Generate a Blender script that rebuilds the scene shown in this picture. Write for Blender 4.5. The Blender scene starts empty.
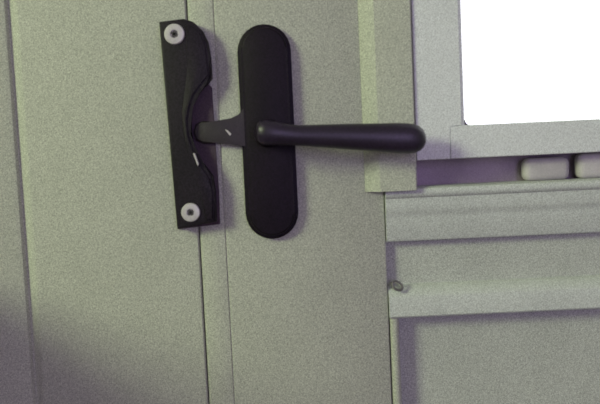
import bpy, bmesh, math, random
from mathutils import Vector, Matrix
random.seed(4)
S = bpy.context.scene
C = S.collection
PI = math.pi

# ---------------------------------------------------------------- camera
FPX = 700.0                        # focal length in pixels of a 600 px wide picture
CAM = Vector((0.0, -0.56, 1.30))
PITCH, ROLL = math.radians(-3.8), math.radians(-2.65)
ROT = (Matrix.Rotation(PI/2 + PITCH, 3, 'X') @ Matrix.Rotation(ROLL, 3, 'Z'))
cd = bpy.data.cameras.new('camera'); cam = bpy.data.objects.new('camera', cd); C.objects.link(cam)
cam.location = CAM; cam.rotation_euler = ROT.to_euler()
cd.sensor_width = 36; cd.lens = 36*FPX/600; cd.clip_start = 0.01
cd.dof.use_dof = True; cd.dof.focus_distance = 0.60; cd.dof.aperture_fstop = 4.2   # the snapshot is a little soft
S.camera = cam

# ---------------------------------------------------------------- light, exposure
S.view_settings.view_transform = 'Standard'; S.view_settings.look = 'None'
S.view_settings.gamma = 1; S.view_settings.use_curve_mapping = False
S.view_settings.exposure = 0.0
w = bpy.data.worlds.new('world'); S.world = w; w.use_nodes = True
w.node_tree.nodes['Background'].inputs[0].default_value = (0.96, 0.98, 1.0, 1)   # white overcast sky
w.node_tree.nodes['Background'].inputs[1].default_value = 2.2

def area(name, loc, target, sx, sy, power, col):
    l = bpy.data.lights.new(name, 'AREA'); l.shape = 'RECTANGLE'; l.size = sx; l.size_y = sy
    l.energy = power; l.color = col
    o = bpy.data.objects.new(name, l); C.objects.link(o); o.location = loc
    o.rotation_euler = (Vector(target) - Vector(loc)).to_track_quat('-Z', 'Y').to_euler()
    return o
# daylight entering by the window in the left wall, and an added violet fill lamp behind the camera
area('daylight_side', (-2.04, -1.60, 2.24), (-0.6, -0.60, 1.60), 0.74, 0.64, 47.0, (0.86, 1.0, 0.59))
area('added_fill_rear', (0.55, -2.62, 1.55), (0.55, 0, 1.55), 0.9, 1.0, 14.0, (0.65, 0.50, 1.0))

# ---------------------------------------------------------------- measuring helpers
def W(px, py, d=0.0):
    """point at distance d in front of the door plane that the photograph shows at (px, py)"""
    v = ROT @ Vector(((px-300)/FPX, -(py-202)/FPX, -1.0))
    t = (-d - CAM.y)/v.y
    p = CAM + v*t
    return p.x, p.z
def X(px, py, d=0.0): return W(px, py, d)[0]
def Z(px, py, d=0.0): return W(px, py, d)[1]
U = 0.0008

# ---------------------------------------------------------------- materials
def mat(name, col, rough=0.5, metal=0.0, mottle=0.0, grain=0.0, bump=0.0, scale=900, streak=0.0, spec=0.5, col2=None):
    m = bpy.data.materials.new(name); m.use_nodes = True
    nt = m.node_tree; N = nt.nodes; L = nt.links; b = N['Principled BSDF']
    b.inputs['Roughness'].default_value = rough; b.inputs['Metallic'].default_value = metal
    b.inputs['Specular IOR Level'].default_value = spec
    tc = N.new('ShaderNodeNewGeometry')
    n1 = N.new('ShaderNodeTexNoise'); n1.inputs['Scale'].default_value = 26; n1.inputs['Detail'].default_value = 3
    n2 = N.new('ShaderNodeTexNoise'); n2.inputs['Scale'].default_value = scale; n2.inputs['Detail'].default_value = 2
    mp = N.new('ShaderNodeMapping'); mp.inputs['Rotation'].default_value = (.7, .5, .9); mp.inputs['Location'].default_value = (.31, .17, .23)
    L.new(tc.outputs['Position'], mp.inputs['Vector'])
    L.new(mp.outputs['Vector'], n1.inputs['Vector']); L.new(mp.outputs['Vector'], n2.inputs['Vector'])
    mx = N.new('ShaderNodeMix'); mx.data_type = 'RGBA'
    mx.inputs['A'].default_value = (*col, 1)
    c2 = col2 or tuple(c*(1-mottle) for c in col); mx.inputs['B'].default_value = (*c2, 1)
    mr = N.new('ShaderNodeMapRange'); mr.inputs['From Min'].default_value = .35; mr.inputs['From Max'].default_value = .65
    L.new(n1.outputs['Fac'], mr.inputs['Value']); L.new(mr.outputs['Result'], mx.inputs['Factor'])
    g = N.new('ShaderNodeMix'); g.data_type = 'RGBA'; g.blend_type = 'MULTIPLY'; g.inputs['Factor'].default_value = 1
    gr = N.new('ShaderNodeMapRange'); gr.inputs['From Min'].default_value = .3; gr.inputs['From Max'].default_value = .7
    gr.inputs['To Min'].default_value = 1-grain; gr.inputs['To Max'].default_value = 1+grain
    L.new(n2.outputs['Fac'], gr.inputs['Value']); L.new(mx.outputs['Result'], g.inputs['A']); L.new(gr.outputs['Result'], g.inputs['B'])
    L.new(g.outputs['Result'], b.inputs['Base Color'])
    if bump:
        bp = N.new('ShaderNodeBump'); bp.inputs['Distance'].default_value = 0.0003; bp.inputs['Strength'].default_value = bump
        L.new(n2.outputs['Fac'], bp.inputs['Height']); L.new(bp.outputs['Normal'], b.inputs['Normal'])
    return m
PAINT  = mat('sage_white_paint', (0.50, 0.515, 0.44), .55, mottle=.05, grain=.34, scale=1000, spec=.3)
SILLP  = mat('pale_sill_paint', (0.60, 0.63, 0.60), .5, mottle=.05, grain=.28, scale=1000, spec=.3)
SASHP  = mat('white_sash_paint_glow', (0.74, 0.77, 0.765), .45, mottle=.04, grain=.22, scale=1000, spec=.3)  # window glow is put into this lighter, cooler colour
PANELP = mat('panel_paint', (0.51, 0.53, 0.49), .6, mottle=.06, grain=.34, scale=1000, spec=.25)
IRON   = mat('dark_iron', (0.0095, 0.0045, 0.0120), .55, .0, mottle=.3, grain=.6, bump=.2, scale=700, spec=.22)
IRONB  = mat('dark_bracket_iron', (0.018, 0.013, 0.020), .55, .0, mottle=.35, grain=.6, bump=.2, scale=700, spec=.25)
WORN   = mat('worn_iron', (0.034, 0.027, 0.031), .5, .1, mottle=.4, grain=.2, bump=.4, spec=.5)
WEB    = mat('back_plate_iron', (0.075, 0.052, 0.068), .6, grain=.25, spec=.3)  # lighter, more purple base colour than the bracket
LEVER  = mat('handled_iron', (0.024, 0.015, 0.036), .40, .0, mottle=.3, grain=.4, scale=700, spec=.5)
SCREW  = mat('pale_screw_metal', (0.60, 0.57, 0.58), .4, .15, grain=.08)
HOLE   = mat('dark_screw_recess', (0.10, 0.09, 0.10), .8)  # dark base colour for the cross recess
SLOT   = mat('purple_slot_shade', (0.42, 0.345, 0.42), .7, mottle=.2, grain=.12)  # purple base colour stands in for shade inside the slot
BLOCK  = mat('pale_packer', (0.62, 0.58, 0.60), .7, mottle=.2, grain=.08)
JOINT   = mat('dark_joint', (0.15, 0.14, 0.12), .9)  # dark base colour for the door joint and the glazing corner
WALLM  = mat('cream_plaster', (0.50, 0.47, 0.47), .9, mottle=.1, grain=.05)
BLIND  = mat('lilac_added_blind', (0.45, 0.38, 0.52), .9)
FLOORM = mat('brown_floorboard', (0.16, 0.10, 0.07), .6, mottle=.35, grain=.1)
CABM   = mat('dark_stained_wood', (0.11, 0.065, 0.045), .5, mottle=.4, grain=.15)
BRASS  = mat('brass', (0.6, 0.42, 0.15), .35, .9)
GLASS = bpy.data.materials.new('window_glass'); GLASS.use_nodes = True
nt = GLASS.node_tree; nt.nodes.clear()
o_ = nt.nodes.new('ShaderNodeOutputMaterial'); m_ = nt.nodes.new('ShaderNodeMixShader')
t_ = nt.nodes.new('ShaderNodeBsdfTransparent'); g_ = nt.nodes.new('ShaderNodeBsdfGlossy'); g_.inputs['Roughness'].default_value = .02
m_.inputs[0].default_value = .06
nt.links.new(t_.outputs[0], m_.inputs[1]); nt.links.new(g_.outputs[0], m_.inputs[2]); nt.links.new(m_.outputs[0], o_.inputs[0])

# ---------------------------------------------------------------- mesh helpers
def root_loc(p):
    v = Vector((0, 0, 0))
    while p: v += p.location; p = p.parent
    return v
def obj(name, bm, m, parent=None, smooth=False, label=None):
    me = bpy.data.meshes.new(name)
    bmesh.ops.recalc_face_normals(bm, faces=bm.faces)
    off = root_loc(parent)
    for v in bm.verts: v.co -= off
    bm.to_mesh(me); bm.free()
    me.materials.append(m)
    if smooth:
        for p in me.polygons: p.use_smooth = True
        me.set_sharp_from_angle(angle=math.radians(38))
    o = bpy.data.objects.new(name, me); C.objects.link(o)
    if parent: o.parent = parent
    if label: o['label'] = label
    return o
def thing(name, label, cat, loc, group=None):
    o = bpy.data.objects.new(name, None); C.objects.link(o); o.location = loc; o.empty_display_size = .03
    o['label'] = label; o['category'] = cat
    if group: o['group'] = group
    return o
def setting(name, loc=(0, 0, 0)):
    o = bpy.data.objects.new(name, None); C.objects.link(o); o.location = loc; o['kind'] = 'structure'; return o
def box(x0, x1, y0, y1, z0, z1, bev=0.0, seg=2, bm=None):
    bm = bm or bmesh.new()
    r = bmesh.ops.create_cube(bm, size=1)
    for v in r['verts']:
        v.co = Vector(((x0+x1)/2 + v.co.x*(x1-x0), (y0+y1)/2 + v.co.y*(y1-y0), (z0+z1)/2 + v.co.z*(z1-z0)))
    if bev:
        es = list({e for v in r['verts'] for e in v.link_edges})
        bmesh.ops.bevel(bm, geom=es, offset=bev, segments=seg, profile=.5, affect='EDGES')
    return bm
def prism(pts, y0, y1, bev=0.0, seg=3, bm=None):
    """outline in x, z pushed from y0 (front, nearer the camera) to y1 (back); front rim rounded"""
    bm = bm or bmesh.new()
    f = [bm.verts.new((x, y0, z)) for x, z in pts]; b = [bm.verts.new((x, y1, z)) for x, z in pts]
    n = len(pts); front = bm.faces.new(f); bm.faces.new(b[::-1])
    for i in range(n): bm.faces.new((f[i], f[(i+1) % n], b[(i+1) % n], b[i]))
    if bev:
        bmesh.ops.bevel(bm, geom=list(front.edges), offset=bev, segments=seg, profile=.5, affect='EDGES')
    return bm
def run_x(prof, x0, x1, bm=None):
    """profile in y, z extruded along x"""
    bm = bm or bmesh.new()
    a = [bm.verts.new((x0, y, z)) for y, z in prof]; b = [bm.verts.new((x1, y, z)) for y, z in prof]
    n = len(prof); bm.faces.new(a); bm.faces.new(b[::-1])
    for i in range(n): bm.faces.new((a[i], a[(i+1) % n], b[(i+1) % n], b[i]))
    return bm
def run_z(prof, z0, z1, bm=None):
    """profile in x, y extruded along z"""
    bm = bm or bmesh.new()
    a = [bm.verts.new((x, y, z0)) for x, y in prof]; b = [bm.verts.new((x, y, z1)) for x, y in prof]
    n = len(prof); bm.faces.new(a); bm.faces.new(b[::-1])
    for i in range(n): bm.faces.new((a[i], a[(i+1) % n], b[(i+1) % n], b[i]))
    return bm
def lathe_y(cx, cz, prof, n=28, bm=None, rot=0.0):
    """rings (radius, y) about a horizontal axis that points at the room"""
    bm = bm or bmesh.new(); rings = []
    for r, y in prof:
        if r <= 0: rings.append([bm.verts.new((cx, y, cz))])
        else: rings.append([bm.verts.new((cx + r*math.cos(2*PI*k/n+rot), y, cz + r*math.sin(2*PI*k/n+rot))) for k in range(n)])
    for A, B in zip(rings, rings[1:]):
        for k in range(n):
            k2 = (k+1) % n
            if len(A) == 1: bm.faces.new((A[0], B[k], B[k2]))
            elif len(B) == 1: bm.faces.new((A[k], A[k2], B[0]))
            else: bm.faces.new((A[k], A[k2], B[k2], B[k]))
    for R_ in (rings[0], rings[-1]):
        if len(R_) > 1: bm.faces.new(R_)
    return bm
def loft_x(secs, n=28, p=2.2, bm=None):
    """sections (x, y, z, ry, rz) joined into one bar"""
    bm = bm or bmesh.new(); rings = []
    for x, y, z, ry, rz in secs:
        ring = []
        for k in range(n):
            a = 2*PI*k/n; c, s = math.cos(a), math.sin(a)
            ring.append(bm.verts.new((x, y + ry*math.copysign(abs(c)**(2/p), c), z + rz*math.copysign(abs(s)**(2/p), s))))
        rings.append(ring)
    for A, B in zip(rings, rings[1:]):
        for k in range(n): bm.faces.new((A[k], A[(k+1) % n], B[(k+1) % n], B[k]))
    bm.faces.new(rings[0]); bm.faces.new(rings[-1])
    return bm
def tube(pts, r, n=10, closed=False, bm=None):
    bm = bm or bmesh.new(); P = [Vector(p) for p in pts]; rings = []; m = len(P)
    for i, p in enumerate(P):
        a = P[(i-1) % m] if (closed or i) else p; b = P[(i+1) % m] if (closed or i < m-1) else p
        t = (b-a).normalized(); u = t.orthogonal().normalized() if i == 0 else (u - t*u.dot(t)).normalized(); v = t.cross(u)
        rings.append([bm.verts.new(p + u*r*math.cos(2*PI*k/n) + v*r*math.sin(2*PI*k/n)) for k in range(n)])
    for i in range(m if closed else m-1):
        A, B = rings[i], rings[(i+1) % m]
        for k in range(n): bm.faces.new((A[k], A[(k+1) % n], B[(k+1) % n], B[k]))
    if not closed: bm.faces.new(rings[0]); bm.faces.new(rings[-1])
    return bm

# ---------------------------------------------------------------- key positions, read off the photograph
def avg(*a): return sum(a)/len(a)
xA  = avg(X(8, 40), X(24, 240))            # groove left of the jamb board
xB  = avg(X(185, 5), X(201, 250), X(209, 400))   # gap between jamb board and door leaf
xC  = avg(X(212.5, 5), X(227, 250), X(236, 400)) # fine groove on the leaf
xE  = avg(X(386, 240), X(391, 395))        # right edge of the leaf's long stile
dC = 0.012                                 # casing stands this proud
xBead0 = avg(X(357, 5), X(366, 190)); xBead1 = avg(X(373, 5, dC), X(381, 188, dC))
xGap = avg(X(411, 5, dC), X(417, 180, dC))
dS = 0.009
xSash0 = X(413.5, 60, dS); xJoint = X(450, 140, dS); xGl = avg(X(464, 40, dS), X(466, 118, dS))
zGl = Z(520, 122.5, dS); zRail0 = avg(Z(420, 160.5, dS), Z(595, 152, dS))
dSill = 0.0065
zSlot = avg(Z(420, 187, dSill), Z(595, 179, dSill))
zSillB = avg(Z(390, 242, .004), Z(595, 233, .004))
zR1 = avg(Z(395, 289), Z(595, 281)); zR0 = avg(Z(402, 318, .003), Z(598, 309, .003))
zCas = Z(368, 192, .006)
XR = 0.52                                  # right end of what the door carries
ZT, ZB = 2.02, 0.06

# ================================================================ THE SETTING
# room shell
obj('floor', box(-2.11, 1.56, -2.72, .12, -.05, 0), FLOORM)['kind'] = 'structure'
obj('ceiling', box(-2.11, 1.56, -2.72, .12, 2.75, 2.8), WALLM)['kind'] = 'structure'
wl = bmesh.new()                                      # left wall with its window opening
for a in ((-2.66, -2.02, 0, 2.75), (-1.18, .12, 0, 2.75), (-2.02, -1.18, 0, 1.88), (-2.02, -1.18, 2.6, 2.75)):
    box(-2.11, -2.05, a[0], a[1], a[2], a[3], bm=wl)
obj('wall_left', wl, WALLM)['kind'] = 'structure'
obj('wall_right', box(1.5, 1.56, -2.66, .12, 0, 2.75), WALLM)['kind'] = 'structure'
wb = bmesh.new()
for a in ((-2.05, .08, 0, 2.75), (1.02, 1.5, 0, 2.75), (.08, 1.02, 0, 1.03), (.08, 1.02, 2.07, 2.75)):
    box(a[0], a[1], -2.72, -2.66, a[2], a[3], bm=wb)
obj('wall_rear', wb, WALLM)['kind'] = 'structure'
def frame_x(name, x, y0, y1, z0, z1):                 # window in the left wall
    r = setting(name, (x, (y0+y1)/2, z0)); bm = bmesh.new()
    for a in ((y0, y0+.04, z0, z1), (y1-.04, y1, z0, z1), (y0, y1, z0, z0+.04), (y0, y1, z1-.04, z1), ((y0+y1)/2-.012, (y0+y1)/2+.012, z0, z1)):
        box(x-.03, x, *a, bm=bm)
    obj('window_frame', bm, SASHP, r); obj('pane', box(x-.018, x-.014, y0+.03, y1-.03, z0+.03, z1-.03), GLASS, r)
frame_x('window_2', -2.075, -2.02, -1.18, 1.88, 2.60)
r = setting('added_window_3', (.55, -2.69, 1.03)); obj('added_blind', box(.10, 1.0, -2.712, -2.704, 1.04, 2.06), BLIND, r); bm = bmesh.new()  # added window, its blind closed behind the fill lamp
for a in ((.08, .12, 1.03, 2.07), (.98, 1.02, 1.03, 2.07), (.08, 1.02, 1.03, 1.07), (.08, 1.02, 2.03, 2.07), (.54, .56, 1.03, 2.07)):
    box(a[0], a[1], -2.70, -2.67, a[2], a[3], bm=bm)
obj('window_frame', bm, SASHP, r); obj('pane', box(.11, .99, -2.687, -2.683, 1.06, 2.04), GLASS, r)

# front wall round the door
xOut = xA - .13
wf = bmesh.new()
for a in ((-2.05, xOut, 0, 2.75), (XR+.09, 1.5, 0, 2.75), (xOut, XR+.09, ZT+.08, 2.75)):
    box(a[0], a[1], .004, .06, a[2], a[3], bm=wf)
obj('wall_front', wf, WALLM)['kind'] = 'structure'

# painted jamb left of the door: outer board, V groove with rounded shoulder, wide jamb board
j = setting('trim_1', (xA, .02, 0))
prof = [(xOut, .03), (xOut, 0), (xA-.0052, 0), (xA-.0020, .0010), (xA-.0006, .0042), (xA, .0045), (xA, .03)]
obj('outer_board', run_z(prof, 0, ZT+.08), PAINT, j, True)
prof = [(xA, .03), (xA, .0045), (xA+.0012, .0042), (xA+.0042, .0018), (xA+.0080, 0.0002), (xA+.0098, 0), (xB-.0016, 0), (xB-.0006, .0010), (xB-.0006, .03)]
obj('jamb_board', run_z(prof, 0, ZT+.08), PAINT, j, True)
obj('shadow_gap', box(xB-.0006, xB+.0006, .004, .03, 0, ZT+.08), JOINT, j)
obj('head_board', box(xB-.0005, XR+.09, 0, .03, ZT+.004, ZT+.08, .001), PAINT, j)
obj('right_board', box(XR+.006, XR+.09, 0, .03, 0, ZT+.004, .001), PAINT, j)

# the half glazed door leaf: everything that swings with it
d = setting('door_1', (xB, .02, ZB))
prof = [(xB+.0006, .03), (xB+.0006, .0012), (xB+.0014, .0002), (xB+.0030, -.0006), (xC-.0040, -.0006), (xC-.0010, -.0002), (xC-.0004, .0007), (xC-.0004, .03)]
obj('edge_bead', run_z(prof, ZB, ZT), PAINT, d, True)
prof = [(xC-.0004, .03), (xC-.0004, .0007), (xC+.0005, .0001), (xC+.0016, 0), (xE-.0016, 0), (xE, .0010), (xE, .03)]
obj('stile', run_z(prof, ZB, ZT), PAINT, d, True)
# lower part of the door: shallow panel, rail with a sloping top, deep panel with a bead on its left
xL = xE + .0008
obj('upper_panel', box(xL, XR, .0085, .02, zR1-.004, zSillB+.004), PANELP, d)
prof = [(.02, zR1+.002), (.0088, zR1+.0028), (.0006, zR1-.0012), (-.0022, zR1-.0050), (-.0028, zR1-.0065), (-.0028, zR0+.0012), (-.0018, zR0), (.02, zR0)]
obj('mid_rail', run_x(prof, xL, XR), SILLP, d, True)
xPb = avg(X(398, 330, .0), X(404, 395, .0))
obj('lower_panel', box(xPb-.004, XR, .0155, .02, ZB+.16, zR0+.002), PANELP, d)
cb = (xL + xPb)/2; rb = (xPb-xL)/2
prof = [(xL, .02)] + [(cb - rb*math.cos(a*PI/8), .004 - .0040*math.sin(a*PI/8)) for a in range(9)] + [(xPb, .02)]
obj('panel_bead', run_z(prof, ZB+.16, zR0), PAINT, d, True)
obj('bottom_rail', box(xL, XR, -.002, .02, ZB, ZB+.16, .001), PAINT, d)

# glazed upper half: casing, sill moulding, sash, pane
wn = setting('window_1', (xBead1, .01, zSlot))
prof = [(xBead0, .004), (xBead0+.0004, -.0004), (xBead0+.0020, -.0016), (xBead0+.0055, -.0046), (xBead1-.0012, -.0110), (xBead1-.0004, -.0117), (xBead1, -.0120),
        (xGap-.0010, -.0120), (xGap, -.0110), (xGap, .03), (xE+.001, .03), (xE+.001, .0035), (xBead0, .0035)]
prof = [p for i, p in enumerate(prof) if i not in (0, 10, 11)]
obj('casing', run_z([(xBead0, -.0001), (xBead0, -.0008), (xBead1-.0006, -.0118), (xBead1+.0004, -.0120), (xGap-.0010, -.0120), (xGap, -.0110)] + [(xGap, .03), (xE+.002, .03), (xE+.002, -.0001)], zCas, ZT-.06), PAINT, wn, True)
obj('casing_head', box(xGap, XR-.04, -.012, .03, ZT-.11, ZT-.06, .001), PAINT, wn)
obj('casing_right', box(XR-.08, XR, -.012, .03, zSlot, ZT-.11, .001), PAINT, wn)
# sill: rounded nosing, fillet, cove, flat
zs = zSlot
prof = [(.03, zs), (-0.0025, zs), (-0.0055, zs-.0012), (-0.0067, zs-.0036), (-0.0065, zs-.0062), (-0.0051, zs-.0078), (-0.0041, zs-.0086),
        (-0.0037, zs-.0130), (-0.0039, zs-.0175), (-0.0029, zs-.0205), (-0.0019, zs-.0225), (-0.0015, zs-.0255), (-0.0015, zSillB+.0015), (-0.0005, zSillB), (.03, zSillB)]
xS = xE + .0008
obj('sill_moulding', run_x(prof, xS, XR), SILLP, wn, True)
# short return where casing meets the sill
# sash
zTop = ZT-.115; xSr = XR-.085
sg = xSash0
bd = .0125
def sash_stile(x0, x1, inner):
    return run_z([(x0, .02), (x0, -dS+.0012), (x0+.0012, -dS), (x1, -dS), (x1, .02)], zRail0, zTop)
gz0 = zGl; xi = xGl
obj('sash_stile', prism([(sg, zRail0), (xJoint-.0002, zRail0), (xJoint-.0002, gz0), (xi-.0034, gz0), (xi-.0034, zTop), (sg, zTop)], -dS, .02, .0005, 2), SASHP, wn)
obj('sash_stile', box(xSr-.035, xSr, -dS, .02, zRail0, zTop, .001), SASHP, wn)
gz0 = zGl                                      # rail rises to the glass line
obj('sash_rail', box(xJoint+.0002, xSr-.035, -dS+.0003, .02, zRail0, gz0, .0008), SASHP, wn)
obj('sash_rail', box(xJoint+.0002, xSr-.035, -dS, .02, zTop-.035, zTop, .0008), SASHP, wn)
# glazing bead with a rounded inner corner
bm = bmesh.new()
xi = xGl; rr = .0045
prof = [(xi-.0034, -dS+.0004), (xi-.0016, -dS+.0012), (xi, -dS+.0055), (xi, .014), (xi-.0034, .014)]
run_z(prof, gz0, zTop-.035, bm)
obj('glazing_bead', bm, SASHP, wn, True)
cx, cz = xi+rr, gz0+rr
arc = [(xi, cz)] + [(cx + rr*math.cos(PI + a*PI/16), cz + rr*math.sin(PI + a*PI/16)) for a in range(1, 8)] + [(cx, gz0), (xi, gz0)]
obj('corner_fillet', prism(arc, -dS+.004, .012), JOINT, wn, label='dark rounded corner of the glazing')
obj('pane', box(xi-.004, xSr-.032, .006, .010, gz0-.003, zTop-.032), GLASS, wn)
# purple boards painted as the shade in the slot below the sash
obj('slot_shade_board', box(xGap-.002, XR-.05, .022, .028, zSlot-.004, zRail0+.012), SLOT, wn)
obj('slot_shade_strip', box(xGap, XR-.08, .0195, .0215, zRail0-.001, zRail0+.010), SLOT, wn)

# ================================================================ THINGS
# ---- keep bracket screwed to the jamb
dK = .013
kx, kz = W(176, 228)
k = thing('latch_keep', 'dark iron keep bracket screwed upright to the cream jamb, left of the handle', 'latch keep', (kx, 0, kz))
def w2(px, py, dd): return W(px, py, dd)
outline = [(158.8, 21.5), (183, 18.5), (193, 21.5), (202, 30), (207, 41), (209.5, 55), (211, 77)]
outline += [(206, 84), (198, 92), (191, 106), (189.5, 120), (190.5, 134), (193.5, 148), (199, 159), (206, 168), (212, 176), (214.5, 190), (216, 222)]
outline += [(177, 229)]
obj('keep_body', prism([w2(x, y, dK) for x, y in outline], -dK, -.0015, .0016, 3), IRONB, k, True)
# raised spine along the mouth: the flat face falls away to the right of it
spine = [(186, 24), (193, 26), (200, 33), (205, 44), (208.5, 75), (200, 84), (191, 94), (187, 106), (185.8, 120), (187, 134), (190, 148), (195, 160), (203, 170), (209.5, 178), (212, 192), (213, 219), (206, 221), (199, 180), (190, 158), (183, 132), (181.5, 112), (184, 90), (187, 70)]
obj('hook_rib', prism([w2(x, y, dK+.001) for x, y in spine], -dK-.0011, -dK+.001, .0009, 2), IRONB, k, True)
web = [(170, 60), (200, 62), (207, 82), (212, 88), (214, 120), (216, 150), (219, 190), (220, 224), (178, 229)]
obj('back_web', prism([w2(x, y, .0015) for x, y in web], -.0030, 0, .0005, 2), WEB, k, True, label='thin back plate showing in the mouth of the keep')
bar = [(193.0, 153.5), (194.8, 153), (198.8, 164), (197.8, 166.5)]  # pale sliver painted as the highlight on the mouth's rim
obj('painted_glint', prism([w2(x, y, dK+.0024) for x, y in bar], -dK-.0028, -dK, .0003, 1), SCREW, k, True, label='painted highlight on the rim of the mouth')
def screw(px, py, r, ang):
    cx, cz = W(px, py, dK+.001)
    y = -dK
    s = obj('screw', lathe_y(cx, cz, [(r, y+.001), (r, y-.0006), (r*.93, y-.0013), (r*.62, y-.0017), (r*.40, y-.0016), (r*.36, y-.0006), (0, y-.0004)]), SCREW, k, True, label='pale pan head screw with a dark cross recess')
    bm = bmesh.new()
    for a in (ang, ang+PI/2):
        b2 = bmesh.new(); box(-r*.34, r*.34, y-.0013, y-.0003, -r*.13, r*.13, bm=b2)
        bmesh.ops.rotate(b2, verts=b2.verts, cent=(0, 0, 0), matrix=Matrix.Rotation(ang if a == ang else a, 3, 'Y'))
        bmesh.ops.translate(b2, verts=b2.verts, vec=(cx, 0, cz))
        me = bpy.data.meshes.new('t'); b2.to_mesh(me); b2.free(); bm.from_mesh(me); bpy.data.meshes.remove(me)
    lathe_y(cx, cz, [(r*.30, y-.0010), (r*.22, y-.0012), (0, y-.0012)], 12, bm)
    obj('screw_recess', bm, HOLE, s)
screw(174.3, 34, 10.2*.97*U, .5); screw(190.5, 212.5, 9.6*.97*U, .9)

# ---- lever handle on its oval plate
dP = .009
cx0, cz0 = W(262.9, 50.2, dP); cx1, cz1 = W(272.8, 213.2, dP)
cxm = (cx0+cx1)/2; rp = 26.6*U*(.56-dP)/.56
hx, hz = W(268, 133, dP)
h = thing('lever_handle', 'dark iron lever handle pointing right on a tall round-ended plate', 'door handle', (cxm, 0, hz))
def stadium(r, n=14):
    top = [(cxm + r*math.cos(a*PI/n), cz0 + r*math.sin(a*PI/n)) for a in range(n+1)]
    bot = [(cxm - r*math.cos(a*PI/n), cz1 - r*math.sin(a*PI/n)) for a in range(n+1)]
    return top + bot
obj('backplate', prism(stadium(rp), -.0055, 0, .0018, 3), IRON, h, True)
obj('raised_field', prism(stadium(rp-.0028), -.0090, -.0050, .0020, 4), IRON, h, True)
# spindle boss
obj('boss', lathe_y(hx, hz, [(.0112, -.0085), (.0112, -.0110), (.0106, -.0120), (.0100, -.0130), (.0098, -.0260), (.0098, -.030)], 32), IRON, h, True)
# lever
dl = .034
def sec(px, py, half, dd=dl, flat=.85):
    x, z = W(px, py, dd); s = (.56-dd)/700
    return (x, -dd, z, half*s*flat, half*s)
secs = [sec(256.5, 132.0, 4), sec(257.5, 132.2, 8), sec(260, 132.5, 10.8), sec(266, 132.8, 12.3), sec(276, 133.2, 12.0), sec(288, 134.6, 10.6), sec(300, 135.5, 10.2),
        sec(325, 136.1, 11.6), sec(350, 136.8, 12.9), sec(375, 137.5, 14.0), sec(395, 138.1, 15.0), sec(408, 138.4, 15.2), sec(415, 138.4, 14.2), sec(420, 138.4, 12.0),
        sec(423.5, 138.4, 8.6), sec(425.4, 138.4, 4.8), sec(426, 138.4, 1.5)]
obj('lever', loft_x(secs), LEVER, h, True)
# latch tongue behind the plate reaching into the keep
tg = [(256, 100), (248, 102), (244, 108), (240, 116), (232, 120), (218, 122.5), (203, 121), (196, 124), (193.5, 132), (196, 140), (204, 143.5), (219, 143), (232, 144.5), (241, 146), (256, 148)]
obj('latch_tongue', prism([w2(x, y, .006) for x, y in tg], -.0080, -.0022, .0014, 3), WORN, h, True, label='worn greyish latch tongue reaching left')
gl = [(225, 129.5), (227.5, 130), (231.5, 134), (230, 136)]  # pale sliver that stands for a glint on the tongue
obj('painted_glint', prism([w2(x, y, .0084) for x, y in gl], -.0086, -.0078, .0002, 1), SCREW, h, True, label='painted highlight on the tongue')

# ---- pale packers in the slot under the sash
def packer(px0, px1, label, zt):
    x0 = X(px0, 172, -.004); x1 = X(px1, 172, -.004)
    t = thing('packing_block', label, 'block', ((x0+x1)/2, .01, zSlot), 'pale blocks in the slot')
    obj('block', box(x0, x1, .004, .018, zSlot, zSlot+zt,   .0055, 5), BLOCK, t, True)
packer(525, 571, 'pale rounded block in dark slot under the window, left of the two', .0185)
packer(579, 640, 'pale block in dark slot under the window, cut by the right picture edge', .0205)

# ---- small wire eye in the corner below the sill
ex, ez = W(397.5, 286, .004)
e = thing('screw_eye', 'small painted wire eye in the corner below the window sill', 'hook', (ex, .0035, ez))
pts = [(ex + 5.6*U*math.cos(a)*math.cos(.6) + 3.6*U*math.sin(a)*math.sin(.6), -.0030 + .0014*math.sin(a), ez - 5.6*U*math.cos(a)*math.sin(.6) + 3.6*U*math.sin(a)*math.cos(.6)) for a in [2*PI*i/20 for i in range(20)]]
EYE = mat('painted_wire', (0.17, 0.16, 0.165), .5, .2, grain=.1)
obj('eye_ring', tube(pts, .0010, 8, True), EYE, e, True)
obj('shank', tube([(ex-.0035, .006, ez+.001), (ex-.0038, .0, ez+.0005), (ex-.0040, -.0026, ez)], .0009, 8), EYE, e, True)

# ---- added cabinet out of view on the left, there to cast the lower-left shadow
c0, c1, ct = -.86, -.345, 1.256
cb_ = thing('added_cabinet', 'added dark wooden cabinet, out of view, shading the wall left of the door', 'cabinet', ((c0+c1)/2, -.13, 0))
obj('body', box(c0, c1, -.30, -.001, 0.0, ct, .003), CABM, cb_)
for s_, a, b in ((1, c0+.01, (c0+c1)/2-.002), (-1, (c0+c1)/2+.002, c1-.01)):
    dd = obj('added_cabinet_door', box(a, b, -.318, -.3005, .06, ct-.03, .003), CABM, cb_)
    obj('knob', lathe_y(b-.03 if s_ == 1 else a+.03, .9, [(.006, -.318), (.006, -.330), (.014, -.336), (.014, -.344), (.006, -.350), (0, -.351)], 16), BRASS, dd, True)
